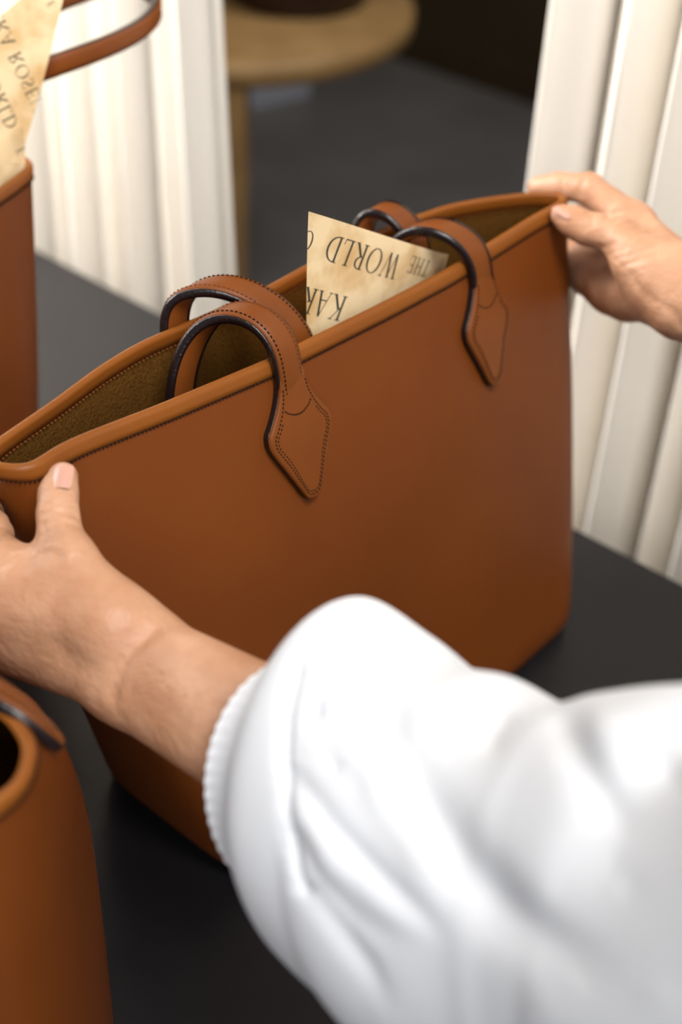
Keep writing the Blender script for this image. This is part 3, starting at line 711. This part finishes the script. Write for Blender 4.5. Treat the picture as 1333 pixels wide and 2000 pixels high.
def nail(tip, root, facing, wdt, ln, rad, matl, nm='fingernail', v0=0.0, v1=1.0, lift=.0):
    """curved nail plate between root and tip, facing = outward normal"""
    d = nrm(tip - root); f_ = np.array(facing, float); f_ = nrm(f_ - d * (f_ @ d)); sd = np.cross(d, f_); V = []; nu, nv = 13, 9
    for lay in (0, -.0006):
        for j in range(nv):
            v = v0 + (v1 - v0) * j / (nv - 1)
            wv = wdt * (1 - .18 * (v > .8) * ((v - .8) / .2) ** 2 - .25 * max(0, (.15 - v) / .15) ** 2)
            for i in range(nu):
                t = (i / (nu - 1) - .5) * wv / rad
                V.append(root + d * ln * v + sd * rad * math.sin(t) + f_ * (rad * math.cos(t) - rad + lift + lay - .0012 * v * v))
    F = grid_faces(nu, nv) + [f[::-1] for f in grid_faces(nu, nv, off=nu * nv)]
    n_ = nu * nv
    for i in range(nu - 1): F.append(((nv - 1) * nu + i, (nv - 1) * nu + i + 1, n_ + (nv - 1) * nu + i + 1, n_ + (nv - 1) * nu + i))
    return mesh(nm, V, F, matl, person)
nail(at(125, 908, .6035), at(119, 953, .5990), -FW, .0090, .0118, .0062, NAIL, lift=.0005)
nail(at(1084, 397, .8275), at(1118, 421, .8240), nrm(UP * .75 - FW * .6 + RT * .2), .0086, .0118, .006, NAIL)
# rings
def finger_ring(c, axis, r, tk):
    axis = nrm(axis); u = nrm(np.cross(axis, (0, 0, 1))); v = np.cross(axis, u); V = []
    for i in range(28):
        t = 2 * PI * i / 28; rad = u * math.cos(t) + v * math.sin(t)
        for j in range(8):
            s_ = 2 * PI * j / 8; V.append(c + rad * (r + tk * .5 * math.cos(s_)) + axis * tk * math.sin(s_))
    F = [(i * 8 + j, ((i + 1) % 28) * 8 + j, ((i + 1) % 28) * 8 + (j + 1) % 8, i * 8 + (j + 1) % 8) for i in range(28) for j in range(8)]
    r_ = mesh('finger_ring', V, F, GOLD); return tag(r_, 'pale gold ring worn on the finger curled round the bag end', 'ring')
finger_ring(at(-18, 1040, .618) * .42 + iP * .58, iP - at(-18, 1040, .618), .0096, .0016)

# ------------------------------------------------------------------ shirt
def proj_px(P):
    v = P - CAM; z = v @ FW; return np.stack([666.5 + FPX * (v @ RT) / z, 1000 - FPX * (v @ UP) / z], 1)
def pl_dist(P, poly):
    poly = np.array(poly, float); best = np.full(len(P), 1e9); par = np.zeros(len(P)); tot = len(poly) - 1
    for i in range(tot):
        A, B = poly[i], poly[i + 1]; d = B - A; h = np.clip(((P - A) @ d) / (d @ d), 0, 1); q = np.linalg.norm(P - A - h[:, None] * d, axis=1)
        k = q < best; best[k] = q[k]; par[k] = (i + h[k]) / tot
    return best, par
# stations: centre (px, py, depth), radii up, down, near, far (m)
ST = [((566, 1512, .534), .0420, .0440, .036, .030), ((588, 1517, .530), .0405, .0435, .0365, .030), ((606, 1524, .528), .0425, .0440, .039, .032), ((640, 1545, .522), .0580, .0500, .047, .036), ((680, 1562, .515), .0740, .0620, .056, .044),
      ((780, 1605, .500), .0680, .0690, .060, .048), ((860, 1640, .487), .0605, .0760, .062, .048), ((950, 1680, .474), .0620, .0790, .062, .05), ((1055, 1720, .458), .0580, .0800, .062, .05),
      ((1180, 1760, .440), .0650, .0820, .064, .05), ((1340, 1810, .415), .0710, .085, .066, .055), ((1750, 1960, .355), .08, .088, .07, .06)]
ctr = [np.array(at(*c)) for c, *_ in ST] + [Lsh + np.array([-.02, -.01, .03])]
rad = [r for _, *r in ST] + [[.085, .085, .08, .07]]
nv, nu = 260, 300
CC = catmull(np.array(ctr), nv * 3); RR = catmull(np.array(rad), nv * 3)
ls = np.r_[0, np.cumsum(np.linalg.norm(np.diff(CC, axis=0), axis=1))]; lt = ls[-1] * np.linspace(0, 1, nv) ** 1.35
CC = np.stack([np.interp(lt, ls, CC[:, k]) for k in range(3)], 1); RR = np.stack([np.interp(lt, ls, RR[:, k]) for k in range(4)], 1)
TT = np.gradient(CC, axis=0); TT /= np.linalg.norm(TT, axis=1)[:, None]
V = np.zeros((nv, nu, 3)); NV = np.zeros((nv, nu, 3))
phi = np.linspace(0, 2 * PI, nu, endpoint=False)
for j in range(nv):
    T = TT[j]; e1 = nrm(UP - .25 * T * (UP @ T)); e2 = nrm(np.cross(T, e1)); e2 = e2 if e2 @ FW < 0 else -e2
    ru, rd, rn, rf = RR[j]
    a_ = np.where(np.cos(phi) > 0, ru, rd); b_ = np.where(np.sin(phi) > 0, rn, rf)
    r = 1 / np.sqrt((np.cos(phi) / a_) ** 2 + (np.sin(phi) / b_) ** 2)
    dirs = np.cos(phi)[:, None] * e1 + np.sin(phi)[:, None] * e2
    # the hem plane leans: the near side reaches further along the arm
    f = max(0, 1 - lt[j] / .035)
    V[j] = CC[j] + dirs * r[:, None] - T * (np.maximum(np.sin(phi), 0) * .006 * f)[:, None]
    NV[j] = dirs
Vf = V.reshape(-1, 3); Nf = NV.reshape(-1, 3); px = proj_px(Vf); near = np.clip((Nf @ -FW + .25) / .5, 0, 1)
disp = np.zeros(len(Vf))
def fold(poly, amp, wd, asym=0.0, fade=(.12, .2)):
    global disp
    d, p = pl_dist(px, poly); k = np.clip(p / fade[0], 0, 1) * np.clip((1 - p) / fade[1], 0, 1); k = k * k * (3 - 2 * k)
    disp += amp * np.exp(-(d / wd) ** 2) * k * near
fold([(690, 1215), (668, 1290), (672, 1380), (704, 1450), (760, 1545), (838, 1684), (900, 1831)], .0032, 44, fade=(.3, .2))
fold([(722, 1270), (716, 1340), (745, 1428), (813, 1565), (890, 1684), (992, 1790), (1120, 1870), (1250, 1930)], -.0050, 58, fade=(.3, .35))
fold([(553, 1480), (600, 1545), (640, 1600), (749, 1716), (838, 1800), (880, 1850)], -.0015, 20, fade=(.1, .4))
fold([(575, 1545), (600, 1610), (656, 1690), (759, 1775), (865, 1845)], .0015, 26, fade=(.2, .25))
fold([(575, 1600), (610, 1700), (690, 1790), (790, 1860)], -.0011, 18, fade=(.15, .5))
fold([(580, 1710), (650, 1800), (720, 1890), (774, 1990)], -.0017, 22, fade=(.15, .4))
fold([(1080, 1350), (1106, 1420), (1139, 1490), (1197, 1580), (1245, 1650)], -.0030, 36, fade=(.2, .4))
fold([(1150, 1370), (1190, 1440), (1250, 1530)], .0020, 44, fade=(.4, .4))
fold([(925, 1490), (955, 1450), (980, 1400), (995, 1370)], -.0018, 22, fade=(.4, .4))
fold([(1270, 1400), (1290, 1480), (1330, 1560)], -.0018, 20, fade=(.4, .4))
fold([(640, 1385), (600, 1395)], -.0022, 10, fade=(.4, .4)); fold([(665, 1490), (640, 1500)], -.0020, 10, fade=(.4, .4)); fold([(628, 1345), (640, 1370)], -.0018, 9, fade=(.4, .4))
fold([(585, 1285), (562, 1390), (556, 1480), (560, 1580), (574, 1680), (592, 1752)], -.0026, 7, fade=(.02, .02))
rs = np.random.RandomState(11)
for yy in np.linspace(1300, 1740, 24):
    t_ = (yy - 1285) / 467; sx = np.interp(yy, [1285, 1390, 1480, 1580, 1680, 1752], [585, 562, 556, 560, 574, 592]); L_ = rs.uniform(25, 70)
    fold([(sx - 28, yy - 6 + rs.uniform(-6, 6)), (sx, yy), (sx + L_, yy + (t_ - .35) * L_ * .9)], rs.uniform(-.0015, -.0006), rs.uniform(5, 8), fade=(.3, .5))
rs = np.random.RandomState(5)
for _ in range(14):
    x_, y_ = rs.uniform(640, 1330), rs.uniform(1350, 1980); a_ = rs.uniform(.3, 1.2); L_ = rs.uniform(40, 130)
    fold([(x_, y_), (x_ + L_ * .5 * math.cos(a_) + 8, y_ + L_ * .5 * math.sin(a_)), (x_ + L_ * math.cos(a_), y_ + L_ * math.sin(a_))], rs.uniform(-.0005, .0004), rs.uniform(18, 30), fade=(.4, .4))
# hem ripple and hem turn
hemk = np.exp(-(np.repeat(lt, nu) / .004) ** 2); disp += hemk * .0003 * np.sin(np.tile(phi, nv) * 46) + .0010 * hemk
Vf = Vf + Nf * disp[:, None]
sl = mesh('sleeve', Vf, grid_faces(nu, nv, True), SHIRT, person)
sd = sl.modifiers.new('cloth', 'SOLIDIFY'); sd.thickness = .0011; sd.offset = -1
def tube(name, cs, rs_, mt, n=48, m=60):
    C_ = catmull(np.array(cs), m); R_ = np.interp(np.linspace(0, 1, m), np.linspace(0, 1, len(rs_)), rs_); T_ = np.gradient(C_, axis=0); V = []
    for j in range(m):
        T = nrm(T_[j]); u = nrm(np.cross(T, (0.3, .2, 1))); v = np.cross(T, u)
        for i in range(n): t = 2 * PI * i / n; V.append(C_[j] + (u * math.cos(t) + v * math.sin(t)) * R_[j] * (1 + .03 * math.sin(5 * t + j * .25)))
    return mesh(name, V, grid_faces(n, m, True), mt, person)
tube('sleeve', [Rw + axr * .15, Rw + axr * .19, Rel, (Rel + Rsh) / 2, Rsh + np.array([.01, 0, .03])], [.038, .052, .07, .075, .08], SHIRT)
tube('shirt_body', [nk + np.array([0, 0, .09]), nk + np.array([0, 0, .05]), nk + np.array([.03, -.02, -.1]), nk + np.array([.04, -.02, -.3]), nk + np.array([.05, -.03, -.55])], [.07, .13, .16, .15, .17], SHIRT)
